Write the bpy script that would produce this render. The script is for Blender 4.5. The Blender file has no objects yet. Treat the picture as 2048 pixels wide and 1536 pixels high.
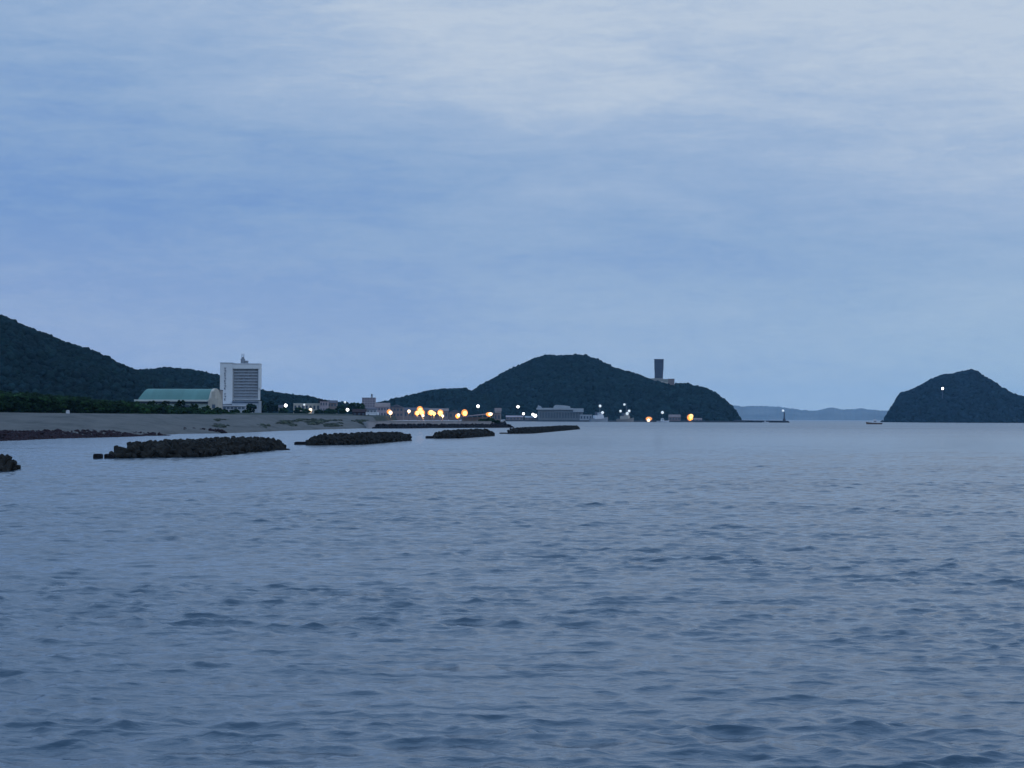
import bpy, math, random
import numpy as np
from mathutils import Vector, Matrix, Euler, noise as mnoise

# ------------------------------------------------------------------ camera, sky, sun, exposure
S = bpy.context.scene
COL = S.collection
EYE = 6.3
LENS = 80.0
F = 2048 * LENS / 36.0            # focal length measured in photograph pixels
cam_data = bpy.data.cameras.new("camera")
cam = bpy.data.objects.new("camera", cam_data)
COL.objects.link(cam)
cam_data.lens = LENS
cam_data.sensor_width = 36.0
cam_data.clip_start = 0.5
cam_data.clip_end = 90000.0
PITCH = math.atan(68.0 / F)
ROLL = 0.005
RM = Matrix.Rotation(math.radians(90) + PITCH, 3, 'X') @ Matrix.Rotation(ROLL, 3, 'Z')
cam.location = (0, 0, EYE)
cam.rotation_euler = RM.to_euler()
S.camera = cam

world = bpy.data.worlds.new("World")
S.world = world
world.use_nodes = True
SUN_EL, SUN_ROT = math.radians(3.0), math.radians(75.0)
SKY_GAIN = 1.0

def build_world():
    nt = world.node_tree
    N = nt.nodes; L = nt.links
    N.clear()
    out = N.new('ShaderNodeOutputWorld')
    sky = N.new('ShaderNodeTexSky'); sky.sky_type = 'NISHITA'; sky.sun_disc = False
    sky.sun_elevation = SUN_EL; sky.sun_rotation = SUN_ROT
    bg1 = N.new('ShaderNodeBackground'); bg1.inputs[1].default_value = 0.1
    L.new(sky.outputs[0], bg1.inputs[0])
    tc = N.new('ShaderNodeTexCoord')
    sep = N.new('ShaderNodeSeparateXYZ'); L.new(tc.outputs['Generated'], sep.inputs[0])

    def math_(op, a, b=None, c=None, clamp=False):
        m = N.new('ShaderNodeMath'); m.operation = op; m.use_clamp = clamp
        for i, v in enumerate((a, b, c)):
            if v is None: continue
            if isinstance(v, (int, float)): m.inputs[i].default_value = v
            else: L.new(v, m.inputs[i])
        return m.outputs[0]

    def noise_(scale, sx, sy, sz, rot=0.0, detail=5, rough=0.55, dist=0.0, off=0.0):
        mp = N.new('ShaderNodeMapping'); mp.inputs['Rotation'].default_value = (0, rot, 0)
        mp.inputs['Scale'].default_value = (sx, sy, sz); mp.inputs['Location'].default_value = (off, off * .7, 0)
        L.new(tc.outputs['Generated'], mp.inputs[0])
        n = N.new('ShaderNodeTexNoise'); n.inputs['Scale'].default_value = scale
        n.inputs['Detail'].default_value = detail; n.inputs['Roughness'].default_value = rough
        n.inputs['Distortion'].default_value = dist
        L.new(mp.outputs[0], n.inputs[0])
        return n.outputs[0]
    X, Y, Z = sep.outputs
    big = noise_(1.0, 4.0, 4.0, 17.0, rot=0.10, detail=4, rough=.5, dist=.4, off=3.1)
    mid = noise_(1.0, 12.0, 12.0, 60.0, rot=0.12, detail=6, rough=.6, dist=.6, off=7.7)
    fine = noise_(1.0, 30.0, 30.0, 170.0, rot=0.16, detail=6, rough=.62, dist=.8, off=1.7)
    # cover: pale veil high up and to the right, a clearer blue band across the middle left
    hi = math_('MULTIPLY_ADD', Z, 7.8, -0.52)              # rises with height
    side = math_('MULTIPLY_ADD', X, 1.15, 0.0)
    band = math_('SUBTRACT', Z, 0.108)
    band = math_('MULTIPLY', band, band)
    band = math_('MULTIPLY', band, -480.0)
    band = math_('EXPONENT', band)                           # 1 in the band
    leftness = math_('MULTIPLY_ADD', X, -1.7, 0.62, clamp=True)
    band = math_('MULTIPLY', band, leftness)
    hi_c = math_('MAXIMUM', hi, 0.0)
    hi_c = math_('MINIMUM', hi_c, 0.56)
    f = math_('ADD', hi_c, side)
    f = math_('SUBTRACT', f, math_('MULTIPLY', band, 0.30))
    f = math_('ADD', f, math_('MULTIPLY_ADD', big, 1.0, -0.50))
    f = math_('ADD', f, math_('MULTIPLY_ADD', mid, 0.62, -0.31))
    ff = math_('MULTIPLY_ADD', fine, 0.5, -0.25)
    ff = math_('MULTIPLY', ff, math_('MULTIPLY_ADD', Z, 5.0, 0.15, clamp=True))
    f = math_('ADD', f, ff)
    mott = noise_(1.0, 95.0, 95.0, 300.0, rot=0.2, detail=8, rough=.75, dist=.5, off=5.5)
    f = math_('ADD', f, math_('MULTIPLY_ADD', mott, .34, -.17))
    f = math_('ADD', f, 0.24)
    ramp = N.new('ShaderNodeValToRGB'); L.new(f, ramp.inputs[0])
    e = ramp.color_ramp.elements
    e[0].position = 0.0; e[0].color = (.185, .325, .610, 1)
    e[1].position = 1.0; e[1].color = (.500, .595, .725, 1)
    for p, c in ((.30, (.262, .400, .630, 1)), (.62, (.345, .470, .670, 1))):
        k = e.new(p); k.color = c
    # lavender veil close to the horizon on the left, cyan-grey on the right
    hz = math_('MULTIPLY_ADD', Z, -11.0, 1.0, clamp=True)
    hzc = N.new('ShaderNodeValToRGB')
    L.new(math_('MULTIPLY_ADD', X, 2.2, 0.5), hzc.inputs[0])
    h = hzc.color_ramp.elements
    h[0].position = 0.0; h[0].color = (.400, .490, .690, 1)
    h[1].position = 1.0; h[1].color = (.400, .560, .700, 1)
    mx = N.new('ShaderNodeMix'); mx.data_type = 'RGBA'
    L.new(math_('MULTIPLY', hz, math_('MULTIPLY_ADD', mott, .9, .38)), mx.inputs[0]); L.new(ramp.outputs[0], mx.inputs[6]); L.new(hzc.outputs[0], mx.inputs[7])
    bg2 = N.new('ShaderNodeBackground')
    L.new(math_('MULTIPLY_ADD', math_('MULTIPLY_ADD', Z, 2.2, -.48, clamp=True), .85, 1.0), bg2.inputs[1])   # cloud deck brighter overhead
    ov = N.new('ShaderNodeMix'); ov.data_type = 'RGBA'            # bluer cloud overhead, above the picture
    L.new(math_('MULTIPLY_ADD', Z, 4.5, -.95, clamp=True), ov.inputs[0]); L.new(mx.outputs[2], ov.inputs[6]); ov.inputs[7].default_value = (.330, .490, .745, 1)
    L.new(ov.outputs[2], bg2.inputs[0])
    ms = N.new('ShaderNodeMixShader'); ms.inputs[0].default_value = 0.985   # overcast: the clouds hide nearly all clear sky
    L.new(bg1.outputs[0], ms.inputs[1]); L.new(bg2.outputs[0], ms.inputs[2])
    L.new(ms.outputs[0], out.inputs[0])
build_world()

sun_d = bpy.data.lights.new("sun", 'SUN')
sun_d.energy = 0.30; sun_d.angle = math.radians(25); sun_d.color = (0.93, 0.93, 1.0)
sun = bpy.data.objects.new("sun", sun_d); COL.objects.link(sun)
sun.rotation_euler = Euler((math.radians(62), 0, math.radians(38)))
S.view_settings.view_transform = 'Standard'
S.view_settings.look = 'None'
S.view_settings.exposure = 0.0
S.view_settings.gamma = 1.0
S.cycles.max_bounces = 6
S.cycles.volume_bounces = 1

# ------------------------------------------------------------------ helpers
rng = np.random.default_rng(7)
random.seed(11)

def ray(px, py):
    return RM @ Vector(((px - 1024) / F, -(py - 768) / F, -1.0))

def at(px, py, Y):
    d = ray(px, py); t = Y / d.y
    return Vector((d.x * t, Y, EYE + d.z * t))

def sea(px, py):
    d = ray(px, py); t = -EYE / d.z
    return Vector((d.x * t, d.y * t, 0.0))

def mat(name, color, rough=.8, var=.25, scale=.5, emit=None, strength=0.0, metal=0.0, attr=False, bump=0.0, stretch=(1, 1, 1)):
    m = bpy.data.materials.new(name); m.use_nodes = True
    nt = m.node_tree; N = nt.nodes; L = nt.links
    b = N['Principled BSDF']
    b.inputs['Roughness'].default_value = rough
    b.inputs['Metallic'].default_value = metal
    b.inputs['Specular IOR Level'].default_value = 0.02 if rough >= .9 else 0.2
    tc = N.new('ShaderNodeTexCoord')
    mp = N.new('ShaderNodeMapping'); mp.inputs['Scale'].default_value = stretch
    L.new(tc.outputs['Object'], mp.inputs[0])
    n = N.new('ShaderNodeTexNoise'); n.inputs['Scale'].default_value = scale; n.inputs['Detail'].default_value = 6
    n.inputs['Roughness'].default_value = .65
    L.new(mp.outputs[0], n.inputs[0])
    r = N.new('ShaderNodeValToRGB'); L.new(n.outputs[0], r.inputs[0])
    lo = tuple(c * (1 - var) for c in color) + (1,); hi = tuple(min(1, c * (1 + var)) for c in color) + (1,)
    r.color_ramp.elements[0].position = .3; r.color_ramp.elements[1].position = .7
    r.color_ramp.elements[0].color = lo; r.color_ramp.elements[1].color = hi
    src = r.outputs[0]
    if attr:
        at_ = N.new('ShaderNodeAttribute'); at_.attribute_name = 'tint'
        mx = N.new('ShaderNodeMix'); mx.data_type = 'RGBA'; mx.blend_type = 'MULTIPLY'; mx.inputs[0].default_value = 1
        L.new(src, mx.inputs[6]); L.new(at_.outputs['Color'], mx.inputs[7]); src = mx.outputs[2]
    L.new(src, b.inputs['Base Color'])
    if bump:
        bp = N.new('ShaderNodeBump'); bp.inputs['Strength'].default_value = .6; bp.inputs['Distance'].default_value = bump
        L.new(n.outputs[0], bp.inputs['Height']); L.new(bp.outputs[0], b.inputs['Normal'])
    if emit:
        b.inputs['Emission Color'].default_value = tuple(emit) + (1,)
        b.inputs['Emission Strength'].default_value = strength
    return m

M = dict(
    white=mat('painted_white', (.50, .53, .56), .7, .06, .08),
    offwhite=mat('weathered_white', (.50, .53, .58), .8, .15, .2),
    facade=mat('grey_facade', (.24, .27, .31), .8, .15, .2),
    bandglass=mat('window_band_glass', (.17, .19, .22), .4, .3, .3),
    termwall=mat('terminal_wall', (.11, .13, .15), .8, .2, .05),
    termglass=mat('terminal_window', (.06, .075, .095), .4, .2, .1),
    termroof=mat('terminal_roof', (.27, .30, .33), .8, .15, .05),
    glass=mat('dark_window', (.05, .07, .10), .25, .3, .3),
    sign=mat('sign_navy', (.06, .07, .11), .7, .2, .5),
    greenroof=mat('green_roof', (.075, .165, .155), .7, .15, .12, stretch=(1, .2, .2)),
    eave=mat('pale_eave', (.40, .44, .42), .8, .1, .3),
    greenwall=mat('pale_green_wall', (.27, .34, .32), .8, .12, .2),
    cream=mat('cream_wall', (.35, .33, .29), .8, .12, .2),
    tan=mat('tan_wall', (.25, .22, .20), .85, .15, .2),
    pink=mat('pinkish_wall', (.25, .22, .25), .85, .15, .2),
    brown=mat('brown_wall', (.16, .13, .13), .85, .2, .2),
    slate=mat('slate_roof', (.065, .065, .085), .8, .25, .4),
    darkred=mat('dark_red_boards', (.022, .011, .014), .85, .3, .3),
    concrete=mat('concrete', (.22, .22, .23), .85, .18, .25),
    wetrock=mat('wet_rock', (.014, .013, .016), .9, .5, .35, bump=.15),
    tetra=mat('tetrapod_concrete', (.019, .019, .018), .9, .55, .3, bump=.1),
    weedrock=mat('weedy_red_rock', (.022, .015, .019), .9, .45, .4, bump=.1),
    metal=mat('grey_metal', (.17, .19, .22), .6, .1, 1.0, metal=.3),
    darkmetal=mat('dark_metal', (.05, .06, .08), .7, .2, .6),
    trunk=mat('bark', (.05, .04, .035), .9, .3, 1.0),
    towerdark=mat('dark_tower_cladding', (.050, .062, .095), .6, .25, .08),
    beigebase=mat('beige_render', (.20, .21, .20), .85, .12, .1),
    hull=mat('dark_hull', (.06, .07, .10), .6, .2, .2),
    hullbrown=mat('rust_hull', (.14, .09, .06), .7, .25, .3),
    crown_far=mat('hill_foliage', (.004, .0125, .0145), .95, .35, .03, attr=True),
    crown=mat('pine_foliage', (.007, .017, .007), .95, .4, .15, attr=True),
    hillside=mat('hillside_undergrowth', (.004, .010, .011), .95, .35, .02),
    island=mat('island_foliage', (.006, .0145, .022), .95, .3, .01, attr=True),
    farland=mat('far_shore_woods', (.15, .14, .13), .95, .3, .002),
    land=mat('scrub_ground', (.040, .048, .040), .95, .35, .03),
    lampwhite=mat('lamp_white', (.8, .8, .8), .5, .01, 1, emit=(1.0, .98, .95), strength=6.0),
    lampdim=mat('lamp_pale', (.6, .6, .6), .5, .01, 1, emit=(.72, .82, .85), strength=.7),
    lampamber=mat('lamp_amber', (.8, .5, .2), .5, .01, 1, emit=(1.0, .56, .18), strength=1.9),
    lamppeach=mat('lamp_peach', (.8, .6, .5), .5, .01, 1, emit=(1.0, .76, .48), strength=2.0),
    amberhalo=mat('amber_halo', (.8, .3, .08), .5, .01, 1, emit=(1.0, .34, .06), strength=.75),  # emission imitates the orange glow that spreads round a lit lamp
)

def link_mesh(name, V, Fc, m, parent=None, smooth=False, tint=None, loc=None):
    me = bpy.data.meshes.new(name)
    if isinstance(V, np.ndarray) and isinstance(Fc, np.ndarray):
        nf, k = Fc.shape
        me.vertices.add(len(V)); me.vertices.foreach_set('co', np.ascontiguousarray(V, dtype=np.float32).ravel())
        me.loops.add(nf * k); me.loops.foreach_set('vertex_index', np.ascontiguousarray(Fc, dtype=np.int32).ravel())
        me.polygons.add(nf)
        me.polygons.foreach_set('loop_start', np.arange(0, nf * k, k, dtype=np.int32))
        me.polygons.foreach_set('loop_total', np.full(nf, k, dtype=np.int32))
        me.update(calc_edges=True)
    else:
        me.from_pydata([tuple(v) for v in V], [], [tuple(f) for f in Fc]); me.update()
    me.materials.append(m)
    if smooth:
        me.polygons.foreach_set('use_smooth', [True] * len(me.polygons))
    if tint is not None:
        ca = me.color_attributes.new('tint', 'FLOAT_COLOR', 'POINT')
        t = np.ones((len(V), 4), np.float32); t[:, :3] = tint
        ca.data.foreach_set('color', t.ravel())
    o = bpy.data.objects.new(name, me)
    COL.objects.link(o)
    if parent is not None: o.parent = parent
    if loc is not None: o.location = loc
    return o

def tag(o, label=None, cat=None, group=None, kind=None):
    if label: o['label'] = label
    if cat: o['category'] = cat
    if group: o['group'] = group
    if kind: o['kind'] = kind
    return o

def thing(name, loc, label, cat, group=None, rz=0.0):
    o = bpy.data.objects.new(name, None); COL.objects.link(o)
    o.empty_display_size = 1.0
    o.location = loc; o.rotation_euler = (0, 0, rz)
    return tag(o, label, cat, group)

class MB:
    def __init__(s): s.v = []; s.f = []
    def box(s, x0, x1, y0, y1, z0, z1):
        n = len(s.v)
        s.v += [(x0, y0, z0), (x1, y0, z0), (x1, y1, z0), (x0, y1, z0), (x0, y0, z1), (x1, y0, z1), (x1, y1, z1), (x0, y1, z1)]
        s.f += [tuple(n + i for i in q) for q in ((0, 3, 2, 1), (4, 5, 6, 7), (0, 1, 5, 4), (1, 2, 6, 5), (2, 3, 7, 6), (3, 0, 4, 7))]
        return s
    def prism(s, prof, y0, y1):           # profile in x,z extruded along y
        n = len(s.v); k = len(prof)
        s.v += [(x, y0, z) for x, z in prof] + [(x, y1, z) for x, z in prof]
        s.f += [tuple(n + i for i in range(k)), tuple(n + k + i for i in reversed(range(k)))]
        s.f += [(n + i, n + k + i, n + k + (i + 1) % k, n + (i + 1) % k) for i in range(k)]
        return s
    def prismx(s, prof, x0, x1):          # profile in y,z extruded along x
        n = len(s.v); k = len(prof)
        s.v += [(x0, y, z) for y, z in prof] + [(x1, y, z) for y, z in prof]
        s.f += [tuple(n + i for i in reversed(range(k))), tuple(n + k + i for i in range(k))]
        s.f += [(n + i, n + (i + 1) % k, n + k + (i + 1) % k, n + k + i) for i in range(k)]
        return s
    def tube(s, p, q, r0, r1=None, seg=8):
        r1 = r0 if r1 is None else r1
        p = Vector(p); q = Vector(q); d = (q - p).normalized()
        a = d.orthogonal().normalized(); b = d.cross(a)
        n = len(s.v)
        for c, r in ((p, r0), (q, r1)):
            for i in range(seg):
                t = 2 * math.pi * i / seg
                s.v.append(tuple(c + (a * math.cos(t) + b * math.sin(t)) * r))
        s.f += [(n + i, n + (i + 1) % seg, n + seg + (i + 1) % seg, n + seg + i) for i in range(seg)]
        s.f += [tuple(n + i for i in reversed(range(seg))), tuple(n + seg + i for i in range(seg))]
        return s
    def ball(s, c, rx, ry, rz, seg=12, rings=8):
        n = len(s.v)
        s.v.append((c[0], c[1], c[2] + rz))
        for i in range(1, rings):
            ph = math.pi * i / rings
            for j in range(seg):
                th = 2 * math.pi * j / seg
                s.v.append((c[0] + rx * math.sin(ph) * math.cos(th), c[1] + ry * math.sin(ph) * math.sin(th), c[2] + rz * math.cos(ph)))
        s.v.append((c[0], c[1], c[2] - rz)); last = len(s.v) - 1
        for j in range(seg):
            s.f.append((n, n + 1 + j, n + 1 + (j + 1) % seg))
            s.f.append((last, last - seg + (j + 1) % seg, last - seg + j))
        for i in range(rings - 2):
            for j in range(seg):
                a = n + 1 + i * seg + j; b = n + 1 + i * seg + (j + 1) % seg
                s.f.append((a, a + seg, b + seg, b))
        return s
    def build(s, name, m, parent=None, smooth=False, loc=None):
        return link_mesh(name, s.v, s.f, m, parent, smooth, loc=loc)

def ico(sub):
    import bmesh
    bm = bmesh.new(); bmesh.ops.create_icosphere(bm, subdivisions=sub, radius=1)
    V = np.array([v.co[:] for v in bm.verts]); Fc = np.array([[v.index for v in f.verts] for f in bm.faces]); bm.free()
    return V, Fc
ICO1, ICO2 = ico(1), ico(2)

def blobs(centres, radii, base=ICO2, jitter=.22, tintvar=.35, warm=0.0):
    """many irregular lumps as one array pair; radii is (n,3)"""
    V0, F0 = base; n = len(centres); k = len(V0)
    a = rng.uniform(0, 6.283, n); ca, sa = np.cos(a), np.sin(a)
    V = V0[None] * (1 + rng.uniform(-jitter, jitter, (n, k, 1)))
    x = V[..., 0] * ca[:, None] - V[..., 1] * sa[:, None]; y = V[..., 0] * sa[:, None] + V[..., 1] * ca[:, None]
    V = np.stack([x, y, V[..., 2]], -1) * radii[:, None, :] + centres[:, None, :]
    Fc = F0[None] + (np.arange(n) * k)[:, None, None]
    t = np.exp(rng.normal(0, tintvar, n))
    tint = np.stack([t * (1 + warm * rng.random(n)), t, t * rng.uniform(.85, 1.1, n)], -1)
    tint = np.repeat(tint, k, 0)
    return V.reshape(-1, 3), Fc.reshape(-1, Fc.shape[-1]), tint

def vnoise(x, y, seed=0.0):
    return mnoise.noise(Vector((x, y, seed)))

# ------------------------------------------------------------------ sea: real waves near the camera, finer ripples as bump
def water_material():
    m = bpy.data.materials.new('sea_water'); m.use_nodes = True
    N = m.node_tree.nodes; L = m.node_tree.links
    b = N['Principled BSDF']
    b.inputs['Base Color'].default_value = (.014, .043, .074, 1)
    b.inputs['Roughness'].default_value = .09
    b.inputs['IOR'].default_value = 1.333
    b.inputs['Specular IOR Level'].default_value = .5
    geo = N.new('ShaderNodeNewGeometry')
    ln = N.new('ShaderNodeVectorMath'); ln.operation = 'LENGTH'; L.new(geo.outputs['Position'], ln.inputs[0])
    mr = N.new('ShaderNodeMapRange'); L.new(ln.outputs['Value'], mr.inputs['Value'])      # open bay is choppier than the water by the shore
    for k, v in (('From Min', 300), ('From Max', 1700), ('To Min', .09), ('To Max', .28)): mr.inputs[k].default_value = v
    L.new(mr.outputs[0], b.inputs['Roughness'])
    def layer(scale, sx, sy, det, off):
        mp = N.new('ShaderNodeMapping'); mp.inputs['Scale'].default_value = (sx, sy, 1); mp.inputs['Location'].default_value = (off, off, 0)
        mp.inputs['Rotation'].default_value = (0, 0, .12)
        L.new(geo.outputs['Position'], mp.inputs[0])
        n = N.new('ShaderNodeTexNoise'); n.inputs['Scale'].default_value = scale; n.inputs['Detail'].default_value = det
        n.inputs['Roughness'].default_value = .55
        L.new(mp.outputs[0], n.inputs[0]); return n.outputs[0]
    n1 = layer(3.4, .6, 1.0, 4, 0)          # ripples of a few decimetres
    n2 = layer(.22, .35, 1.0, 3, 40)         # long low undulation
    b1 = N.new('ShaderNodeBump'); b1.inputs['Strength'].default_value = .75; b1.inputs['Distance'].default_value = .075
    b2 = N.new('ShaderNodeBump'); b2.inputs['Strength'].default_value = .9; b2.inputs['Distance'].default_value = .7
    for q in (b1, b2):
        if 'Filter Width' in q.inputs: q.inputs['Filter Width'].default_value = .0006
    L.new(n1, b1.inputs['Height']); L.new(n2, b2.inputs['Height'])
    L.new(b2.outputs[0], b1.inputs['Normal']); L.new(b1.outputs[0], b.inputs['Normal'])
    return m

def build_sea():
    ys = [-400.0, -150.0, -50.0, -10.0, 8.0, 16.0]
    y = 24.0
    while y < 29000:
        ys.append(y)
        y += max(.055, y * .0016) if y < 420 else y * min(.012, .0016 + (y - 420) * 4e-6)
    ys = np.array(ys)
    s = np.concatenate([[-2.4, -1.4, -.8, -.5, -.36], np.linspace(-.285, .285, 620), [.36, .5, .8, 1.4, 2.4]])
    Yg, Sg = np.meshgrid(ys, s, indexing='ij')
    Xg = Sg * np.maximum(Yg, 30.0) * np.where((np.abs(Sg) > 1) & (Yg < 200), 4.0, 1.0)
    Z = np.zeros_like(Xg); DX = np.zeros_like(Xg); DY = np.zeros_like(Xg)
    dy = np.gradient(ys)[:, None]
    r = np.random.default_rng(3)
    n = 110
    lam = np.exp(r.uniform(math.log(.36), math.log(2.8), n))
    for i in range(n):
        th = r.normal(0, .72) + .06
        k = 2 * math.pi / lam[i]
        kx, ky = k * math.sin(th), k * math.cos(th)
        amp = .0041 * lam[i] ** .92 * r.uniform(.5, 1.3)
        fade = np.clip((lam[i] / (3.0 * dy)) - .35, 0, 1)
        ph = r.uniform(0, 6.283)
        rows = fade[:, 0] > 0
        arg = kx * Xg[rows] + ky * Yg[rows] + ph
        Z[rows] += amp * fade[rows] * np.sin(arg)
        cc = amp * fade[rows] * np.cos(arg) * 1.2      # trochoidal drift sharpens the crests
        DX[rows] += cc * math.sin(th); DY[rows] += cc * math.cos(th)
    # gust patches: calmer and rougher water side by side
    g = np.zeros_like(Z)
    for i in range(14):
        th = r.uniform(-1.2, 1.2); k = 2 * math.pi / r.uniform(9, 70)
        g += np.sin(k * math.sin(th) * Xg + k * math.cos(th) * Yg + r.uniform(0, 6.28))
    g = .95 + .28 * np.tanh(g / 2.6)
    Z *= g
    Z = np.where(Z > 0, Z * (1 + .8 * np.minimum(Z, .2)), Z)          # slightly peaked crests
    edge = np.clip((.29 - np.abs(Sg)) / .004, 0, 1) * np.clip((Yg - 20) / 6, 0, 1)
    Z *= edge
    Xg = Xg + DX * g * edge; Yg = Yg + DY * g * edge
    nr, nc = Xg.shape
    V = np.stack([Xg, Yg, Z], -1).reshape(-1, 3)
    idx = np.arange(nr * nc).reshape(nr, nc)
    Fc = np.stack([idx[:-1, :-1], idx[:-1, 1:], idx[1:, 1:], idx[1:, :-1]], -1).reshape(-1, 4)
    o = link_mesh('sea', V, Fc, water_material(), smooth=True)
    tag(o, kind='structure')
build_sea()

# ------------------------------------------------------------------ hills
def hill(name, pts, Y, df, db, crown_r, n_trees, mground, mcrown, tree_h=6.0, nx=150, nt=36, wood='woodland', rough=.06, sub=ICO2, back=.12):
    pts = sorted(pts)
    P = [at(px, py, Y) for px, py in pts]
    sx = np.array([p.x / Y for p in P]); hz = np.array([max(p.z, 0.0) for p in P])
    hmax = hz.max()
    def surf(s, t):
        """s = bearing, t in -1..1 (front..back)"""
        h = np.interp(s, sx, hz)
        wd = np.sqrt(np.clip(h / hmax, 0, 1))
        d = np.where(t < 0, t * df, t * db) * (.25 + .75 * wd)
        y = Y + d + 18 * np.sin(s * 90) * (1 - np.abs(t))
        x = s * y
        p = 1 - np.abs(t) ** 1.55
        nz = np.array([vnoise(a / (df * .35), b / (df * .35), Y * .01) for a, b in zip(np.ravel(x), np.ravel(y))]).reshape(np.shape(x))
        z = h * p * (1 + rough * 4 * nz * (1 - p))
        return x, y, np.maximum(z - tree_h * .85, -2.0) * (p > 0) - 2.0 * (p <= 0)
    s = np.linspace(sx[0], sx[-1], nx); t = np.linspace(-1, 1, nt)
    Sg, Tg = np.meshgrid(s, t, indexing='ij')
    x, y, z = surf(Sg, Tg)
    z[:, 0] = -3; z[:, -1] = -3; z[0, :] = -3; z[-1, :] = -3
    idx = np.arange(nx * nt).reshape(nx, nt)
    Fc = np.stack([idx[:-1, :-1], idx[1:, :-1], idx[1:, 1:], idx[:-1, 1:]], -1).reshape(-1, 4)
    tag(link_mesh(name, np.stack([x, y, z], -1).reshape(-1, 3), Fc, mground, smooth=True), kind='structure')
    if n_trees:
        w = hz.copy() ** .8 + 2
        cdf = np.cumsum(np.interp(np.linspace(sx[0], sx[-1], 400), sx, w)); cdf /= cdf[-1]
        st = np.interp(rng.random(n_trees), cdf, np.linspace(sx[0], sx[-1], 400))
        tt = rng.uniform(-.97, back, n_trees)
        nrg = int(n_trees * .18)                       # a closed row of crowns along the skyline
        tt[:nrg] = rng.normal(0, .025, nrg)
        x, y, z = surf(st, tt)
        r = crown_r * rng.uniform(.6, 1.25, n_trees)
        keep = z > -1.2
        C = np.stack([x, y, z + tree_h - r * .9 + rng.normal(0, crown_r * .16, n_trees)], -1)[keep]
        R = np.stack([r, r, r * rng.uniform(.75, 1.15, n_trees)], -1)[keep]
        V, Fb, tint = blobs(C, R, base=sub, jitter=.24, tintvar=.26, warm=.4)
        tag(link_mesh(wood, V, Fb, mcrown, tint=tint), kind='stuff',
            label=WOOD_LABEL[wood], cat='woodland')

WOOD_LABEL = {
    'mountain_woodland': 'dark blue-green woodland covering the tall slope at the left edge',
    'ridge_woodland': 'dark woodland on the long low ridge behind the white tower block',
    'knoll_woodland': 'dark woodland on the low rounded knoll behind the amber lamps',
    'headland_woodland': 'dark woodland covering the broad headland below the hilltop tower',
    'island_woodland': 'blue-grey woodland covering the pointed island at the right',
}
FAR = [(1380, 842), (1400, 806), (1440, 812), (1470, 811), (1490, 812), (1520, 811), (1545, 812), (1560, 813), (1585, 817), (1600, 819), (1635, 821), (1650, 816),
                   (1662, 814), (1680, 818), (1700, 818), (1722, 816), (1745, 819), (1760, 821), (1800, 819), (1860, 824), (1990, 818), (2150, 822), (2300, 842)]
fx = np.arange(1380, 2300, 3.0)
fy = np.interp(fx, [p[0] for p in FAR], [p[1] for p in FAR]) + rng.normal(0, .55, len(fx)) + 1.3 * np.abs(np.sin(fx / 9.0)) * rng.random(len(fx))
fy[:4] = 842; fy[-4:] = 842
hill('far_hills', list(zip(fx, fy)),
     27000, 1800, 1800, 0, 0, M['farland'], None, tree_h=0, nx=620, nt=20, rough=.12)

hill('island', [(1768, 848), (1772, 838), (1777, 826), (1790, 808), (1800, 790), (1806, 786), (1822, 782), (1850, 768), (1870, 757), (1888, 750), (1905, 749), (1928, 743), (1942, 741), (1952, 743),
                (1967, 754), (1985, 763), (2002, 775), (2028, 790), (2060, 797), (2120, 812), (2200, 830), (2240, 848)],
     6300, 420, 420, 7.0, 3200, M['hillside'], M['island'], tree_h=7, wood='island_woodland')
hill('headland', [(880, 842), (900, 812), (945, 783), (965, 771), (990, 757), (1015, 743), (1040, 732), (1060, 722), (1085, 713), (1100, 711), (1120, 714), (1135, 712), (1155, 711), (1175, 714), (1190, 720),
                  (1205, 727), (1225, 736), (1250, 744), (1275, 750), (1300, 760), (1330, 768), (1348, 771), (1352, 769), (1362, 768), (1375, 769), (1385, 773), (1400, 774), (1415, 779), (1430, 788),
                  (1445, 798), (1458, 810), (1468, 821), (1476, 833), (1484, 846)],
     4900, 330, 420, 6.0, 5200, M['hillside'], M['crown_far'], tree_h=7, wood='headland_woodland')
hill('knoll', [(700, 840), (725, 822), (745, 811), (770, 804), (790, 800), (810, 795), (840, 787), (880, 780), (905, 779), (925, 779), (945, 784), (970, 792), (985, 803), (998, 822), (1006, 842)],
     4200, 260, 300, 5.5, 2200, M['hillside'], M['crown_far'], tree_h=6, wood='knoll_woodland', nx=90)
hill('ridge', [(120, 800), (200, 762), (240, 748), (275, 743), (300, 741), (340, 738), (370, 741), (400, 744), (420, 749), (440, 754), (480, 768), (520, 782), (545, 785), (575, 791), (610, 794), (650, 803), (690, 808), (715, 822), (735, 838)],
     3300, 330, 330, 5.0, 3600, M['hillside'], M['crown_far'], tree_h=6, wood='ridge_woodland')
hill('mountain', [(-420, 560), (-300, 540), (-200, 560), (-100, 595), (0, 635), (22, 641), (48, 655), (75, 664), (100, 673), (125, 685), (150, 691), (175, 700), (200, 709), (220, 719), (240, 730), (262, 739), (285, 748), (330, 772), (380, 800), (420, 832)],
     2600, 420, 500, 4.3, 6500, M['hillside'], M['crown_far'], tree_h=5, wood='mountain_woodland')

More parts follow.
